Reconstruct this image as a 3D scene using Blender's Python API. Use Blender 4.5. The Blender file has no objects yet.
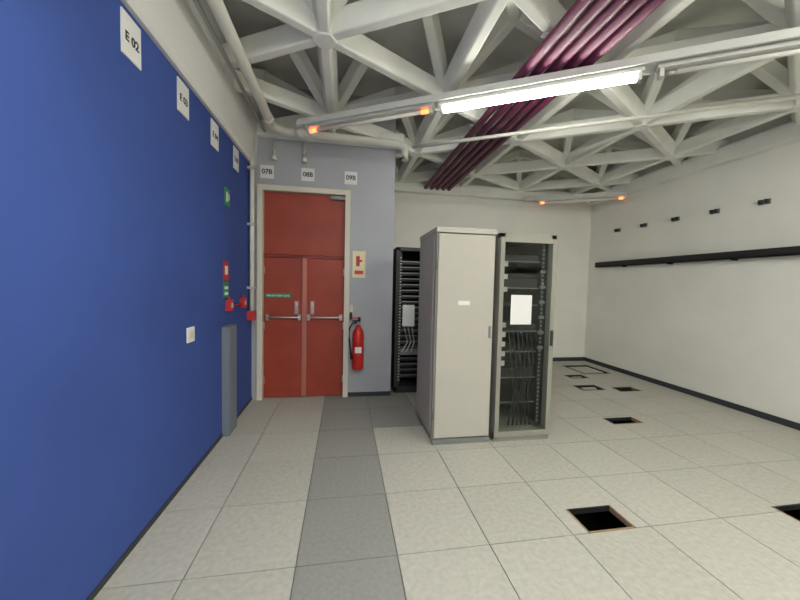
import bpy, bmesh
from mathutils import Matrix, Vector
from math import radians, cos, sin, pi
F=330
col=bpy.context.scene.collection
# ---------------- materials
def mat(name,c,rough=.6,metal=0,noise=.0,scale=8,bump=0,emit=None,es=0,c2=None,detail=4,spec=.4):
    m=bpy.data.materials.new(name);m.use_nodes=True;nt=m.node_tree;p=nt.nodes['Principled BSDF']
    p.inputs['Base Color'].default_value=(*c,1);p.inputs['Roughness'].default_value=rough;p.inputs['Metallic'].default_value=metal
    p.inputs['Specular IOR Level'].default_value=spec
    if noise or bump or c2:
        t=nt.nodes.new('ShaderNodeTexCoord');n=nt.nodes.new('ShaderNodeTexNoise');n.inputs['Scale'].default_value=scale;n.inputs['Detail'].default_value=detail
        nt.links.new(t.outputs['Object'],n.inputs['Vector'])
        r=nt.nodes.new('ShaderNodeValToRGB');e=r.color_ramp.elements
        e[0].position=.3;e[1].position=.7
        a=c2 if c2 else tuple(x*(1-noise) for x in c)
        e[0].color=(*a,1);e[1].color=(*(min(1,x*(1+noise*.5)) for x in c),1)
        nt.links.new(n.outputs['Fac'],r.inputs['Fac']);nt.links.new(r.outputs['Color'],p.inputs['Base Color'])
        if bump:
            b=nt.nodes.new('ShaderNodeBump');b.inputs['Strength'].default_value=bump;b.inputs['Distance'].default_value=.01
            nt.links.new(n.outputs['Fac'],b.inputs['Height']);nt.links.new(b.outputs['Normal'],p.inputs['Normal'])
    if emit:
        p.inputs['Emission Color'].default_value=(*emit,1);p.inputs['Emission Strength'].default_value=es
    return m
M={}
M['white']=mat('wall_white_paint',(.82,.81,.75),.8,noise=.05,scale=1.5)
M['blue']=mat('wall_blue_paint',(.046,.088,.315),.8,noise=.12,scale=1.2,spec=.25)
M['lilac']=mat('wall_grey_paint',(.41,.42,.46),.8,noise=.06,scale=2)
M['conc']=mat('ceiling_paint',(.85,.85,.79),.85,noise=.08,scale=3,bump=.1)
M['slab']=mat('slab_paint',(.82,.82,.76),.9,noise=.1,scale=3)
M['panel']=mat('bulkhead_paint',(.78,.78,.76),.7,noise=.05,scale=1.5)
M['tile']=mat('tile_light',(.45,.44,.39),.6,noise=.12,scale=30,detail=8)
M['tile2']=mat('tile_light_worn',(.435,.425,.375),.6,noise=.13,scale=30,detail=8)
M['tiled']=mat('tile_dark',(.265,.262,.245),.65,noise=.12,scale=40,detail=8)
M['joint']=mat('joint_dark',(.12,.12,.11),.9)
M['void']=mat('underfloor_void',(.01,.01,.01),.95)
M['base']=mat('skirting_dark',(.035,.04,.045),.6)
M['red']=mat('door_red',(.31,.045,.024),.5,noise=.15,scale=4)
M['red2']=mat('door_red_recess',(.22,.03,.022),.5,noise=.12,scale=4)
M['cream']=mat('frame_cream',(.66,.62,.52),.6)
M['metal']=mat('brushed_metal',(.5,.46,.44),.35,.8)
M['stripm']=mat('door_cover_strip',(.42,.16,.13),.4,.3)
M['beige']=mat('rack_light_grey',(.45,.43,.375),.5,noise=.03,scale=3)
M['beiges']=mat('rack_side_grey',(.42,.40,.35),.55,noise=.05,scale=3)
M['gframe']=mat('rack_frame_grey',(.26,.255,.215),.5)
M['black']=mat('black_paint',(.015,.015,.016),.5)
M['dark']=mat('dark_grey_metal',(.04,.042,.042),.5,.3)
M['mid']=mat('mid_grey_metal',(.2,.21,.21),.45,.2)
M['paper']=mat('paper_white',(.76,.76,.74),.8)
M['cable']=mat('cable_black',(.02,.02,.02),.6)
M['maroon']=mat('maroon_pipe',(.16,.016,.07),.5,noise=.1,scale=5,spec=.3)
M['pipe']=mat('pipe_paint',(.74,.73,.66),.5,noise=.06,scale=4)
M['pipeg']=mat('pipe_grey',(.5,.5,.48),.5)
M['fix']=mat('luminaire_body',(.68,.68,.65),.5)
M['tube']=mat('tube_lit',(1,1,1),.4,emit=(1,1,.91),es=48)
M['tubeoff']=mat('tube_dim',(.7,.7,.66),.3,emit=(1,.75,.5),es=.05)
M['orange']=mat('tube_end_orange',(1,.3,.1),.4,emit=(1,.18,.05),es=4)
M['fred']=mat('extinguisher_red',(.5,.02,.015),.3)
M['sred']=mat('sign_red',(.45,.03,.04),.5)
M['sgreen']=mat('sign_green',(.02,.24,.12),.5)
M['scream']=mat('sign_cream',(.75,.66,.42),.6)
M['greybox']=mat('box_bluegrey',(.17,.20,.25),.5)
M['wood']=mat('cut_edge_chipboard',(.3,.2,.12),.8,noise=.2,scale=30)
g=bpy.data.materials.new('rack_glass');g.use_nodes=True;nt=g.node_tree;nt.nodes.clear()
o=nt.nodes.new('ShaderNodeOutputMaterial');mx=nt.nodes.new('ShaderNodeMixShader');tr=nt.nodes.new('ShaderNodeBsdfTransparent');gl=nt.nodes.new('ShaderNodeBsdfGlossy')
tr.inputs[0].default_value=(.88,.9,.88,1);gl.inputs['Roughness'].default_value=.05;mx.inputs[0].default_value=.02
nt.links.new(tr.outputs[0],mx.inputs[1]);nt.links.new(gl.outputs[0],mx.inputs[2]);nt.links.new(mx.outputs[0],o.inputs[0]);M['glass']=g
# ---------------- builder
class B:
    def __init__(s,name): s.n=name;s.bm=bmesh.new();s.ms=[]
    def mi(s,m):
        if m not in s.ms: s.ms.append(m)
        return s.ms.index(m)
    def box(s,x0,x1,y0,y1,z0,z1,m):
        v=[s.bm.verts.new(p) for p in [(x0,y0,z0),(x1,y0,z0),(x1,y1,z0),(x0,y1,z0),(x0,y0,z1),(x1,y0,z1),(x1,y1,z1),(x0,y1,z1)]]
        k=s.mi(m)
        for f in [(0,3,2,1),(4,5,6,7),(0,1,5,4),(1,2,6,5),(2,3,7,6),(3,0,4,7)]:
            s.bm.faces.new([v[i] for i in f]).material_index=k
        return s
    def prism(s,p,q,w0,w1,h,m):
        p=Vector(p);q=Vector(q);d=(q-p);n=Vector((-d.y,d.x,0)).normalized();up=Vector((0,0,h));k=s.mi(m)
        v=[]
        for a in (p,q):
            v+= [s.bm.verts.new(a-n*w0/2),s.bm.verts.new(a+n*w0/2),s.bm.verts.new(a+n*w1/2+up),s.bm.verts.new(a-n*w1/2+up)]
        for f in [(0,1,2,3),(7,6,5,4),(0,4,5,1),(1,5,6,2),(2,6,7,3),(3,7,4,0)]:
            s.bm.faces.new([v[i] for i in f]).material_index=k
    def tube(s,pts,r,m,n=14,cap=True):
        pts=[Vector(p) for p in pts];k=s.mi(m);rings=[]
        rr=r if isinstance(r,(list,tuple)) else [r]*len(pts)
        for i,p in enumerate(pts):
            a=pts[i]-pts[i-1] if i>0 else pts[1]-pts[0]
            b=pts[i+1]-pts[i] if i<len(pts)-1 else a
            t=a.normalized()+b.normalized()
            if t.length<1e-6:t=a
            t.normalize()
            u=t.cross(Vector((0,0,1)))
            if u.length<.05:u=Vector((1,0,0)) - t*t.x
            u.normalize();w=t.cross(u)
            rings.append([s.bm.verts.new(p+(u*cos(2*pi*j/n)+w*sin(2*pi*j/n))*rr[i]) for j in range(n)])
        for A,C in zip(rings,rings[1:]):
            for j in range(n):
                f=s.bm.faces.new((A[j],A[(j+1)%n],C[(j+1)%n],C[j]));f.material_index=k;f.smooth=True
        if cap:
            for q in (rings[0],rings[-1]): s.bm.faces.new(q).material_index=k
    def done(s,bev=0,parent=None):
        bmesh.ops.recalc_face_normals(s.bm,faces=s.bm.faces)
        me=bpy.data.meshes.new(s.n);s.bm.to_mesh(me);s.bm.free()
        for m in s.ms: me.materials.append(M[m])
        ob=bpy.data.objects.new(s.n,me);col.objects.link(ob)
        if bev:
            b=ob.modifiers.new('bevel','BEVEL');b.width=bev;b.segments=2;b.limit_method='ANGLE';b.angle_limit=radians(50)
        if parent: ob.parent=parent
        return ob
def text(body,size,loc,rot,m,parent,ext=.001):
    c=bpy.data.curves.new('lettering','FONT');c.body=body;c.size=size;c.align_x='CENTER';c.align_y='CENTER';c.extrude=ext;c.offset=size*.02
    o=bpy.data.objects.new('lettering',c);col.objects.link(o);o.location=loc;o.rotation_euler=rot;c.materials.append(M[m])
    o.parent=parent;return o
ROT_DOOR=(pi/2,0,0); ROT_LEFT=(pi/2,0,pi/2)
# ---------------- room constants
XL,XR,YD,YB,YF,H=-1.22,5.28,4.65,6.5,-4.0,4.15
XC=.67
# floor
T=.58;X0=-.25;Y0=1.85
holes=[(1.60,1.96,1.85,2.08,0),(3.17,3.5,1.68,1.90,0),(3.17,3.58,3.36,3.54,0),(4.3,4.68,4.45,4.66,0),(3.72,4.12,4.56,4.82,2),(4.45,5.02,5.45,6.1,2),(4.0,4.35,5.2,5.42,2)]
b=B('floor')
import random
random.seed(3)
i0=int((XL-X0)//T);i1=int((XR-X0)//T);j0=int((YF-Y0)//T);j1=int((YB-Y0)//T)
hcut=[h[:4] for h in holes]
def rects(x0,x1,y0,y1):
    R=[(x0,x1,y0,y1)]
    for (a,c,d,e) in hcut:
        N=[]
        for (p,q,r,s_) in R:
            if c<=p or a>=q or e<=r or d>=s_: N.append((p,q,r,s_));continue
            A,C,D,E=max(a,p),min(c,q),max(d,r),min(e,s_)
            if A>p:N.append((p,A,r,s_))
            if C<q:N.append((C,q,r,s_))
            if D>r:N.append((A,C,r,D))
            if E<s_:N.append((A,C,E,s_))
        R=N
    return R
gp=.003
for i in range(i0,i1+1):
    for j in range(j0,j1+1):
        x0=max(X0+i*T+gp,XL);x1=min(X0+(i+1)*T-gp,XR);y0=max(Y0+j*T+gp,YF);y1=min(Y0+(j+1)*T-gp,YB)
        if x1<=x0 or y1<=y0: continue
        m='tiled' if i==0 or (i==1 and j>=3) else random.choice(['tile','tile','tile2'])  # dark strip, plus shade beside the rack put into the tile colour
        for r in rects(x0,x1,y0,y1):
            b.box(r[0],r[1],r[2],r[3],-.03,0,m)
for (x0,x1,y0,y1,k) in holes:   # cut edges
    w=.012 if k==0 else .025
    em='black' if k else 'wood'
    b.box(x0,x0+w,y0,y1,-.035,.002,em);b.box(x1-w,x1,y0,y1,-.035,.002,em);b.box(x0,x1,y0,y0+w,-.035,.002,em);b.box(x0,x1,y1-w,y1,-.035,.002,'black')
    if k==2:
        b.box(x0+.08,x1-.08,y0+.1,y1-.1,-.03,-.004,'tile')
for r in rects(XL,XR,YF,YB): b.box(*r,-.034,-.012,'joint')
b.box(XL,XR,YF,YB,-.45,-.4,'void')
b.done()
# walls
B('wall_left').box(XL-.2,XL,YF,YD+.05,-.45,H,'blue').done()
dx0,dx1,dz=-1.15,.06,2.87
B('wall_door_side').box(XL,dx0,YD,YD+.2,-.45,H,'lilac').done()
B('wall_door').box(dx1,XC,YD,YD+.2,-.45,H,'lilac').done()
B('wall_door_lintel').box(dx0,dx1,YD,YD+.2,dz,H,'lilac').done()
B('wall_partition').box(XC-.2,XC,YD+.2,YB,-.45,H,'lilac').done()
B('wall_back').box(XC-.2,XR+.2,YB,YB+.2,-.45,H,'white').done()
B('wall_right').box(XR,XR+.2,YF-.2,YB,-.45,H,'white').done()
B('wall_front').box(XL-.2,XR+.2,YF-.2,YF,-.45,H,'white').done()
B('ceiling').box(XL-.2,XR+.2,YF-.2,YB+.2,H,H+.15,'slab').done()
B('baseboard_right').box(XR-.015,XR,YF,YB,0,.08,'base').done()
B('baseboard_back').box(XC,XR-.015,YB-.015,YB,0,.08,'base').done()
B('baseboard_left').box(XL,XL+.008,YF,YD,0,.035,'base').done()
B('baseboard_door').box(dx1,XC,YD-.012,YD,0,.06,'base').done()
b=B('trim_1')
k=b.mi('panel')
pr=[(XL,3.1),(XL+.03,3.1),(XL+.05,3.13),(XL+.12,3.95),(XL,3.95)]
A=[b.bm.verts.new((x,YF,z)) for x,z in pr];C=[b.bm.verts.new((x,YD,z)) for x,z in pr]
b.bm.faces.new(A);b.bm.faces.new(C)
for j in range(5): b.bm.faces.new((A[j],A[(j+1)%5],C[(j+1)%5],C[j]))
b.done()
b=B('trim_2')
b.box(XR-.14,XR,YF,YB,3.4,3.62,'conc');b.box(XC,XR-.14,YB-.14,YB,3.4,3.62,'conc');b.box(XL,XC+.1,YD-.1,YD,3.47,3.66,'conc');b.done(.01)
# ---------------- ceiling lattice
b=B('ceiling_lattice')
S=1.42;O=Vector((1.04,3.55));e1=Vector((cos(pi/6),-sin(pi/6)))*S;e2=Vector((0,1))*S
def clip(p,q):
    p=Vector(p);q=Vector(q);t0,t1=0,1;d=q-p
    for ax,lo,hi in ((0,XL,XR),(1,YF,YB)):
        if abs(d[ax])<1e-9:
            if p[ax]<lo or p[ax]>hi:return None
            continue
        a=(lo-p[ax])/d[ax];c=(hi-p[ax])/d[ax]
        if a>c:a,c=c,a
        t0=max(t0,a);t1=min(t1,c)
    if t1-t0<.02:return None
    return p+d*t0,p+d*t1
ZB,ZT=3.56,3.95
def nd(i,j,z): 
    v=O+e1*i+e2*j;return Vector((v.x,v.y,z))
def rib(p,q,w0,w1,h):
    c=clip(p,q)
    if c: b.prism(c[0],c[1],w0,w1,h,'conc')
for i in range(-6,8):
    for j in range(-9,9):
        a=nd(i,j,ZB);c=nd(i+1,j,ZB);d=nd(i,j+1,ZB);e=nd(i+1,j+1,ZB)
        rib(a,c,.08,.18,.15);rib(a,d,.08,.18,.15);rib(a,e,.08,.18,.15)
        for tri in ((a,c,e),(a,e,d)):
            cen=(tri[0]+tri[1]+tri[2])/3
            top=Vector((cen.x,cen.y,ZT))
            for v in tri: rib(v+Vector((0,0,.03)),top,.09,.16,.13)
        if XL+.15<a.x<XR-.15 and YF+.15<a.y<YB-.15:
            b.tube([a+Vector((0,0,-.01)),a+Vector((0,0,.2))],[.1,.18],'conc',6)
b.done(.012)
# ---------------- door
b=B('door_1')
fw=.07
b.box(dx0,dx0+fw,YD-.03,YD+.12,0,dz,'cream');b.box(dx1-fw,dx1,YD-.03,YD+.12,0,dz,'cream');b.box(dx0+fw,dx1-fw,YD-.03,YD+.12,dz-fw,dz,'cream')
a,c=dx0+fw,dx1-fw;mid=(a+c)/2
b.box(a,c,YD+.06,YD+.1,1.97,dz-fw,'red')
b.box(a,c,YD+.03,YD+.08,1.93,1.965,'red2')
b.box(a+.005,mid-.004,YD+.04,YD+.085,.01,1.925,'red');b.box(mid+.004,c-.005,YD+.04,YD+.085,.01,1.925,'red')
b.box(a,c,YD+.12,YD+.14,0,dz,'black')
b.box(mid-.03,mid+.03,YD+.02,YD+.04,.02,1.93,'stripm')
for sx in (mid-.13,mid+.08):
    b.box(sx,sx+.05,YD+.03,YD+.04,1.16,1.34,'metal')
    b.tube([(sx+.025,YD+.04,1.3),(sx+.025,YD-.015,1.3),(sx+.025,YD-.015,1.2),(sx+.025,YD+.04,1.2)],.01,'metal',8)
for (p,q) in ((a+.04,mid-.04),(mid+.04,c-.02)):
    b.tube([(p,YD-.02,1.12),(q,YD-.02,1.12)],.013,'metal',10)
    b.box(p,p+.04,YD-.03,YD+.04,1.08,1.16,'metal');b.box(q-.04,q,YD-.03,YD+.04,1.08,1.16,'metal')
b.box(mid+.34,c,YD+.01,YD+.06,2.74,2.79,'mid')
for z in (.25,1.0,1.75):
    b.tube([(a+.008,YD+.035,z-.05),(a+.008,YD+.035,z+.05)],.01,'metal',8);b.tube([(c-.008,YD+.035,z-.05),(c-.008,YD+.035,z+.05)],.01,'metal',8)
b.box(a+.02,a+.36,YD+.033,YD+.041,1.38,1.44,'sgreen')
door=b.done(.003)
text('FIRE EXIT KEEP CLEAR',.03,(a+.19,YD+.031,1.41),ROT_DOOR,'paper',door)
b=B('door_latch');b.box(.065,.115,YD-.045,YD,1.17,1.3,'cream');b.tube([(.09,YD-.05,1.1),(.09,YD-.05,1.2)],.018,'dark',8);b.box(.08,.1,YD-.055,YD,1.13,1.16,'dark');b.done(.004)
# ---------------- racks
def rack_closed():
    x0,x1,y0,y1,h=.88,1.49,3.13,3.87,2.17
    b=B('server_rack')
    b.box(x0,x1,y0+.04,y1,.06,h-.05,'beiges')
    b.box(x0+.02,x1-.02,y0+.03,y1-.03,0,.06,'gframe')
    b.box(x0-.006,x1+.006,y0-.004,y1+.006,h-.05,h,'beige')
    b.box(x0,x1,y0+.015,y0+.045,.03,h-.055,'gframe')
    b.box(x0+.018,x1-.012,y0-.006,y0+.02,.07,h-.065,'beige')
    b.box(x0+.002,x1-.002,y0-.002,y0+.02,.0,.055,'mid')
    b.box(x0-.006,x0,y0+.09,y1-.05,.12,h-.1,'beiges')
    b.box(x1-.05,x1-.03,y0-.018,y0-.005,1.08,1.2,'mid')
    b.box(1.11,1.23,y0-.009,y0-.005,1.41,1.45,'paper')
    for z in (.3,1.8): b.tube([(x0+.012,y0-.004,z-.04),(x0+.012,y0-.004,z+.04)],.008,'mid',8)
    b.tube([(x0+.1,y1-.3,h),(x0+.1,y1-.3,h+.02)],.03,'gframe',12)
    b.done(.005)
rack_closed()
def rack_open(name,x0,x1,y0,y1,h,fm,dress):
    b=B(name);p=.055
    for (X,Y) in ((x0,y0),(x1-p,y0),(x0,y1-p),(x1-p,y1-p)): b.box(X,X+p,Y,Y+p,.03,h,fm)
    b.box(x0,x1,y0,y1,h-.05,h,fm);b.box(x0,x1,y0,y1,0,.09,fm)
    b.box(x0+.004,x0+.016,y0+p,y1-p,.09,h-.05,fm)
    b.box(x1-.016,x1-.004,y0+p,y1-p,.09,h-.05,fm)
    b.box(x0+.016,x1-.016,y1-.06,y1-.056,.09,h-.05,'dark')
    for (q0,q1) in ((x0+.016,x0+.02),(x1-.02,x1-.016)): b.box(q0,q1,y0+p,y1-p,.09,h-.05,'dark')
    for X in (x0+p+.01,x1-p-.045):
        b.box(X,X+.035,y0+.09,y0+.1,.1,h-.06,'dark')
        z=.16
        while z<h-.12:
            b.box(X+.006,X+.029,y0+.086,y0+.091,z,z+.02,'mid' if dress else 'pipeg');z+=.0445
    return b
x0,x1,y0,y1,h=1.53,2.15,3.12,3.9,2.14
b=rack_open('server_rack',x0,x1,y0,y1,h,'gframe',True)
for z in (.35,.62,.9,1.12,1.4,1.58,1.86): 
    b.box(x0+.1,x1-.1,y0+.13,y0+.6,z,z+.02,'dark')
    b.box(x0+.1,x1-.1,y0+.125,y0+.13,z+.004,z+.014,'mid')
for z,hh in ((.64,.09),(1.14,.06),(1.6,.09),(1.7,.045),(1.88,.06)): b.box(x0+.11,x1-.11,y0+.14,y0+.5,z,z+hh,'black')
for k in range(8):
    z=.78+k*.1 if k<5 else .9+k*.13
    b.box(x0+.06,x0+.12,y0+.05,y0+.075,z,z+.05,'pipeg')
for k in range(6):
    z=.95+k*.16;b.box(x1-.13,x1-.07,y0+.05,y0+.075,z,z+.03,'mid')
b.box(x0,x0+.045,y0-.02,y0,.05,h-.04,'gframe');b.box(x1-.05,x1,y0-.02,y0,.05,h-.04,'gframe')
b.box(x0+.045,x1-.05,y0-.02,y0,h-.09,h-.04,'gframe');b.box(x0+.045,x1-.05,y0-.02,y0,.05,.11,'gframe')
b.box(x0+.045,x1-.05,y0-.013,y0-.007,.11,h-.09,'glass')
b.box(x1-.04,x1-.015,y0-.034,y0-.02,1.0,1.16,'dark')
b.box(x0+.13,x0+.36,y0-.017,y0-.014,1.22,1.52,'paper')
for k in range(6):
    xx=x0+.18+.05*k
    b.tube([(xx,y0+.1,1.12),(xx+.03,y0+.07,.8),(xx+.07-.02*k,y0+.07,.5),(xx+.03,y0+.1,.12)],.009,'cable' if k%2 else 'dark',6)
b.done(.003)
x0,x1,y0,y1,h=.73,1.33,4.74,5.55,2.14
b=rack_open('server_rack',x0,x1,y0,y1,h,'dark',False)
z=.2;k=0
while z<1.95:
    b.box(x0+.1,x1-.1,y0+.1,y0+.5,z,z+.05,'black' if k%2 else 'dark')
    b.box(x0+.1,x1-.1,y0+.09,y0+.1,z+.035,z+.045,'pipeg' if z>1.2 else 'mid')
    z+=.085;k+=1
b.box(x0+.12,x0+.3,y0+.06,y0+.085,.98,1.3,'paper')
b.box(x0+.1,x1-.1,y0+.06,y0+.09,.55,.64,'mid')
for k in range(3): b.tube([(x0+.15+.06*k,y0+.07,.96),(x0+.2+.05*k,y0+.04,.75),(x0+.12+.07*k,y0+.06,.6)],.01,'pipeg',6)
b.done(.003)
# ---------------- fire extinguisher
b=B('fire_extinguisher');cx,cy=.19,YD-.12
b.tube([(cx,cy,.42),(cx,cy,.43),(cx,cy,.45),(cx,cy,.9),(cx,cy,.95),(cx,cy,.99),(cx,cy,1.03)],[.06,.078,.08,.08,.07,.045,.025],'fred',20)
b.tube([(cx,cy,1.03),(cx,cy,1.08)],.022,'metal',10)
b.box(cx-.08,cx+.03,cy-.012,cy+.012,1.08,1.1,'black');b.box(cx-.09,cx+.02,cy-.01,cy+.01,1.12,1.135,'fred');b.box(cx-.01,cx+.03,cy-.012,cy+.012,1.08,1.14,'black')
b.tube([(cx-.02,cy,1.07),(cx-.08,cy-.02,1.06),(cx-.12,cy-.03,.99),(cx-.12,cy-.03,.84),(cx-.1,cy-.03,.69),(cx-.085,cy-.03,.57)],[.011]*5+[.02],'cable',8)
b.box(cx-.045,cx+.045,cy-.083,cy-.07,.66,.74,'paper')
b.box(cx-.03,cx+.03,YD-.05,YD-.001,.8,.9,'dark');b.box(cx-.083,cx+.083,cy-.02,YD-.04,.83,.85,'dark')
b.done()
b=B('fire_extinguisher_sign');b.box(.1,.28,YD-.006,YD,1.68,2.05,'scream');b.box(.15,.2,YD-.009,YD-.006,1.84,1.98,'sred');b.box(.2,.235,YD-.009,YD-.006,1.9,1.93,'sred');b.box(.13,.25,YD-.009,YD-.006,1.73,1.78,'sred');b.done()
def label(x,y,z,left,t,w=.2,h=.2):
    b=B('number_sign')
    if left:
        b.box(XL,XL+.008,y-w/2,y+w/2,z-h/2,z+h/2,'paper');o=b.done()
        text(t,.07,(XL+.0095,y,z-.01),ROT_LEFT,'black',o)
    else:
        b.box(x-w/2,x+w/2,YD-.008,YD,z-h/2,z+h/2,'paper');o=b.done()
        text(t,.085,(x,YD-.0095,z),ROT_DOOR,'black',o)
for k,t in enumerate(('E 02','E 03','E 04','E 05')): label(0,2.17+.61*k,2.95,True,t,.17,.235)
for x,t in ((-1.03,'07'),(-.51,'08'),(.06,'09')): label(x,0,3.04,False,t+'B',.17,.17)
for x,zt in ((-.93,3.46),(-.55,3.46)):
    b=B('ceiling_dropper');b.tube([(x,YD-.05,zt),(x,YD-.05,3.24)],.012,'pipeg',8);b.tube([(x,YD-.05,3.26),(x,YD-.05,3.18)],[.025,.04],'pipe',10);b.box(x-.02,x+.02,YD-.06,YD,3.3,3.33,'pipeg');b.done()
# ---------------- blue wall things
b=B('light_switch');b.box(XL,XL+.012,2.81,2.93,1.1,1.22,'paper');b.box(XL+.012,XL+.018,2.84,2.9,1.13,1.19,'cream');b.done(.003)
b=B('exit_sign');b.box(XL,XL+.01,3.64,3.78,2.37,2.55,'sgreen');b.box(XL+.01,XL+.012,3.67,3.72,2.41,2.51,'paper');b.box(XL+.01,XL+.012,3.74,3.765,2.44,2.5,'paper');b.done()
b=B('fire_notice_sign');b.box(XL,XL+.01,3.6,3.74,1.6,1.8,'sred');b.box(XL+.01,XL+.012,3.63,3.71,1.66,1.75,'paper');b.box(XL,XL+.01,3.6,3.74,1.42,1.59,'sgreen');b.box(XL+.01,XL+.012,3.62,3.72,1.45,1.48,'paper');b.box(XL+.01,XL+.012,3.62,3.72,1.51,1.54,'paper');b.done()
for y in (3.72,4.2):
    b=B('fire_call_point');b.box(XL,XL+.05,y-.055,y+.055,1.28,1.4,'sred');b.box(XL+.05,XL+.053,y-.025,y+.025,1.315,1.365,'cream');b.tube([(XL+.02,y,1.4),(XL+.02,y,1.43)],.01,'sred',8);b.done(.004)
b=B('conduit_link');b.tube([(XL+.02,3.78,1.33),(XL+.02,4.14,1.33)],.01,'sred',8);b.done()
b=B('cable_trunking_box');b.box(XL,XL+.07,3.56,3.8,.0,1.13,'greybox');b.box(XL+.07,XL+.076,3.575,3.785,.03,1.1,'greybox');b.done(.003)
b=B('conduit_pipe');b.tube([(XL+.05,4.47,3.4),(XL+.05,4.47,1.2)],.028,'pipe',12)
for z in (1.5,2.3,3.0): b.box(XL,XL+.085,4.43,4.51,z,z+.03,'pipeg')
b.box(XL,XL+.09,4.42,4.52,1.1,1.22,'sred');b.done()
# ---------------- ceiling pipes
def arc(p,c,q,n=6):
    p,c,q=map(Vector,(p,c,q));return [p*(1-t)**2+c*2*t*(1-t)+q*t*t for t in [i/n for i in range(n+1)]]
b=B('drain_pipe');z=3.49
b.tube([(-.88,YF+.01,z)]+arc((-.9,4.22,z),(-.9,4.42,z),(-.7,4.45,z))+arc((.62,4.49,z),(.78,4.49,z),(.78,4.49,z-.12))+[(.78,4.49,3.28)],.05,'pipe',16)
b.tube([(-.9,4.1,z),(-.9,4.2,z)],.06,'pipe',16);b.tube([(-.65,4.45,z),(-.55,4.45,z)],.06,'pipe',16)
b.done()
b=B('cable_conduit');b.tube([(-1.03,YF+.01,3.5),(-1.03,4.5,3.5)],.018,'pipeg',10);b.done()
def line30(p,L0,L1,z):
    d=Vector((cos(pi/6),-sin(pi/6),0));p=Vector((*p,z));return p+d*L0,p+d*L1
b=B('cable_conduit');p,q=line30((.86,4.4),0,4.9,3.43);b.tube([p,q],.022,'pipe',10);b.done()
b=B('maroon_pipe_bundle')
for k in range(5):
    x=1.53+.115*k
    b.tube([(x,YF+.01,3.5),(x,YB-.14,3.5)],.04,'maroon',14)
for y in (-1,1,2.4,3.9,5.4): b.box(1.47,2.06,y,y+.04,3.535,3.548,'pipeg')
b.done()
b=B('wall_cable_tray')
b.box(XR-.1,XR-.006,YF+.1,6.2,2.05,2.065,'black');b.box(XR-.1,XR-.09,YF+.1,6.2,2.05,2.15,'black');b.box(XR-.02,XR-.006,YF+.1,6.2,2.05,2.16,'black')
y=-3.5
while y<6.2:
    b.box(XR-.09,XR-.001,y,y+.03,2.03,2.05,'black');y+=.9
b.done()
for k in range(9):
    y=5.75-.575*k
    b=B('wall_bracket');b.box(XR-.012,XR,y-.06,y+.06,2.725,2.79,'mid');b.box(XR-.05,XR-.012,y-.045,y-.02,2.735,2.785,'dark');b.box(XR-.05,XR-.012,y+.02,y+.045,2.735,2.785,'dark');b.done()
# ---------------- luminaires
def lum(p,L,z,lit,glow=True):
    b=B('fluorescent_luminaire')
    d=Vector((cos(pi/6),-sin(pi/6),0));P=Vector((*p,z));Q=P+d*L
    b.prism(P-d*.06+Vector((0,0,.03)),Q+d*.06+Vector((0,0,.03)),.09,.07,.04,'fix')
    for e in (P-d*.03,Q+d*.03):
        b.prism(e-d*.015+Vector((0,0,-.03)),e+d*.015+Vector((0,0,-.03)),.06,.06,.065,'fix')
    if lit: b.tube([P,Q],.028,'tube',12)
    else:
        b.tube([P+d*.07,Q-d*.07],.018,'tubeoff',12);m='orange' if glow else 'metal'
        b.tube([P,P+d*.07],.02,m,12);b.tube([Q-d*.07,Q],.02,m,12)
    b.done()
def trunk(p,L0,L1,z,w=.17):
    p,q=line30(p,L0,L1,z);b=B('lighting_trunking');b.prism(p,q,w,w,.045,'fix')
    d=(q-p).normalized();n=Vector((-d.y,d.x,0))
    for s in (-1,1): b.prism(p+n*s*w/2-Vector((0,0,.02)),q+n*s*w/2-Vector((0,0,.02)),.012,.012,.065,'fix')
    b.done(.004)
lum((.947,3.23),1.58,3.33,True)
lum((-.40,3.98),1.38,3.33,False)
lum((2.5,2.34),1.58,3.33,False,False)
trunk((.947,3.23),-1.7,4.6,3.405)
lum((3.86,6.18),1.42,3.3,False)
trunk((3.9,6.16),-.35,1.45,3.375,.1)
def area(p,w,h,pw,c=(1,.985,.91),up=False):
    l=bpy.data.lights.new('tube_fill','AREA');l.shape='RECTANGLE';l.size=w;l.size_y=h;l.energy=pw;l.color=c
    o=bpy.data.objects.new('tube_fill',l);col.objects.link(o);o.location=p;o.rotation_euler=(pi if up else 0,0,(pi/6 if up else -pi/6)) if False else (pi if up else 0,0,-pi/6);return o
for (px,py,pw) in ((0.2,.2,42),(3.2,.2,46),(.2,-2.4,42),(3.4,-2.2,46)):
    d=Vector((cos(pi/6),-sin(pi/6)))*.75
    lum((px-d.x,py-d.y),1.5,3.35,True)
    area((px,py,3.31),1.5,.06,pw)  # unseen area lamp adding to the tube's own glow
    area((px,py,3.43),1.5,.06,26,up=True)  # fill lamp added above the body, facing up to brighten the ceiling
# ---------------- camera, world
cam=bpy.data.objects.new('camera',bpy.data.cameras.new('camera'));col.objects.link(cam)
cam.data.sensor_width=36;cam.data.lens=F/800*36;cam.data.clip_start=.05
R=Matrix.Rotation(radians(-9.53),3,'Z')@Matrix.Rotation(radians(90-2.7),3,'X')@Matrix.Rotation(radians(1.3),3,'Z')
cam.matrix_world=Matrix.Translation((0,0,1.6))@R.to_4x4()
bpy.context.scene.camera=cam
w=bpy.data.worlds.new('w');bpy.context.scene.world=w;w.use_nodes=True
w.node_tree.nodes['Background'].inputs[0].default_value=(.8,.85,.9,1);w.node_tree.nodes['Background'].inputs[1].default_value=.3
bpy.context.scene.view_settings.view_transform='Standard'
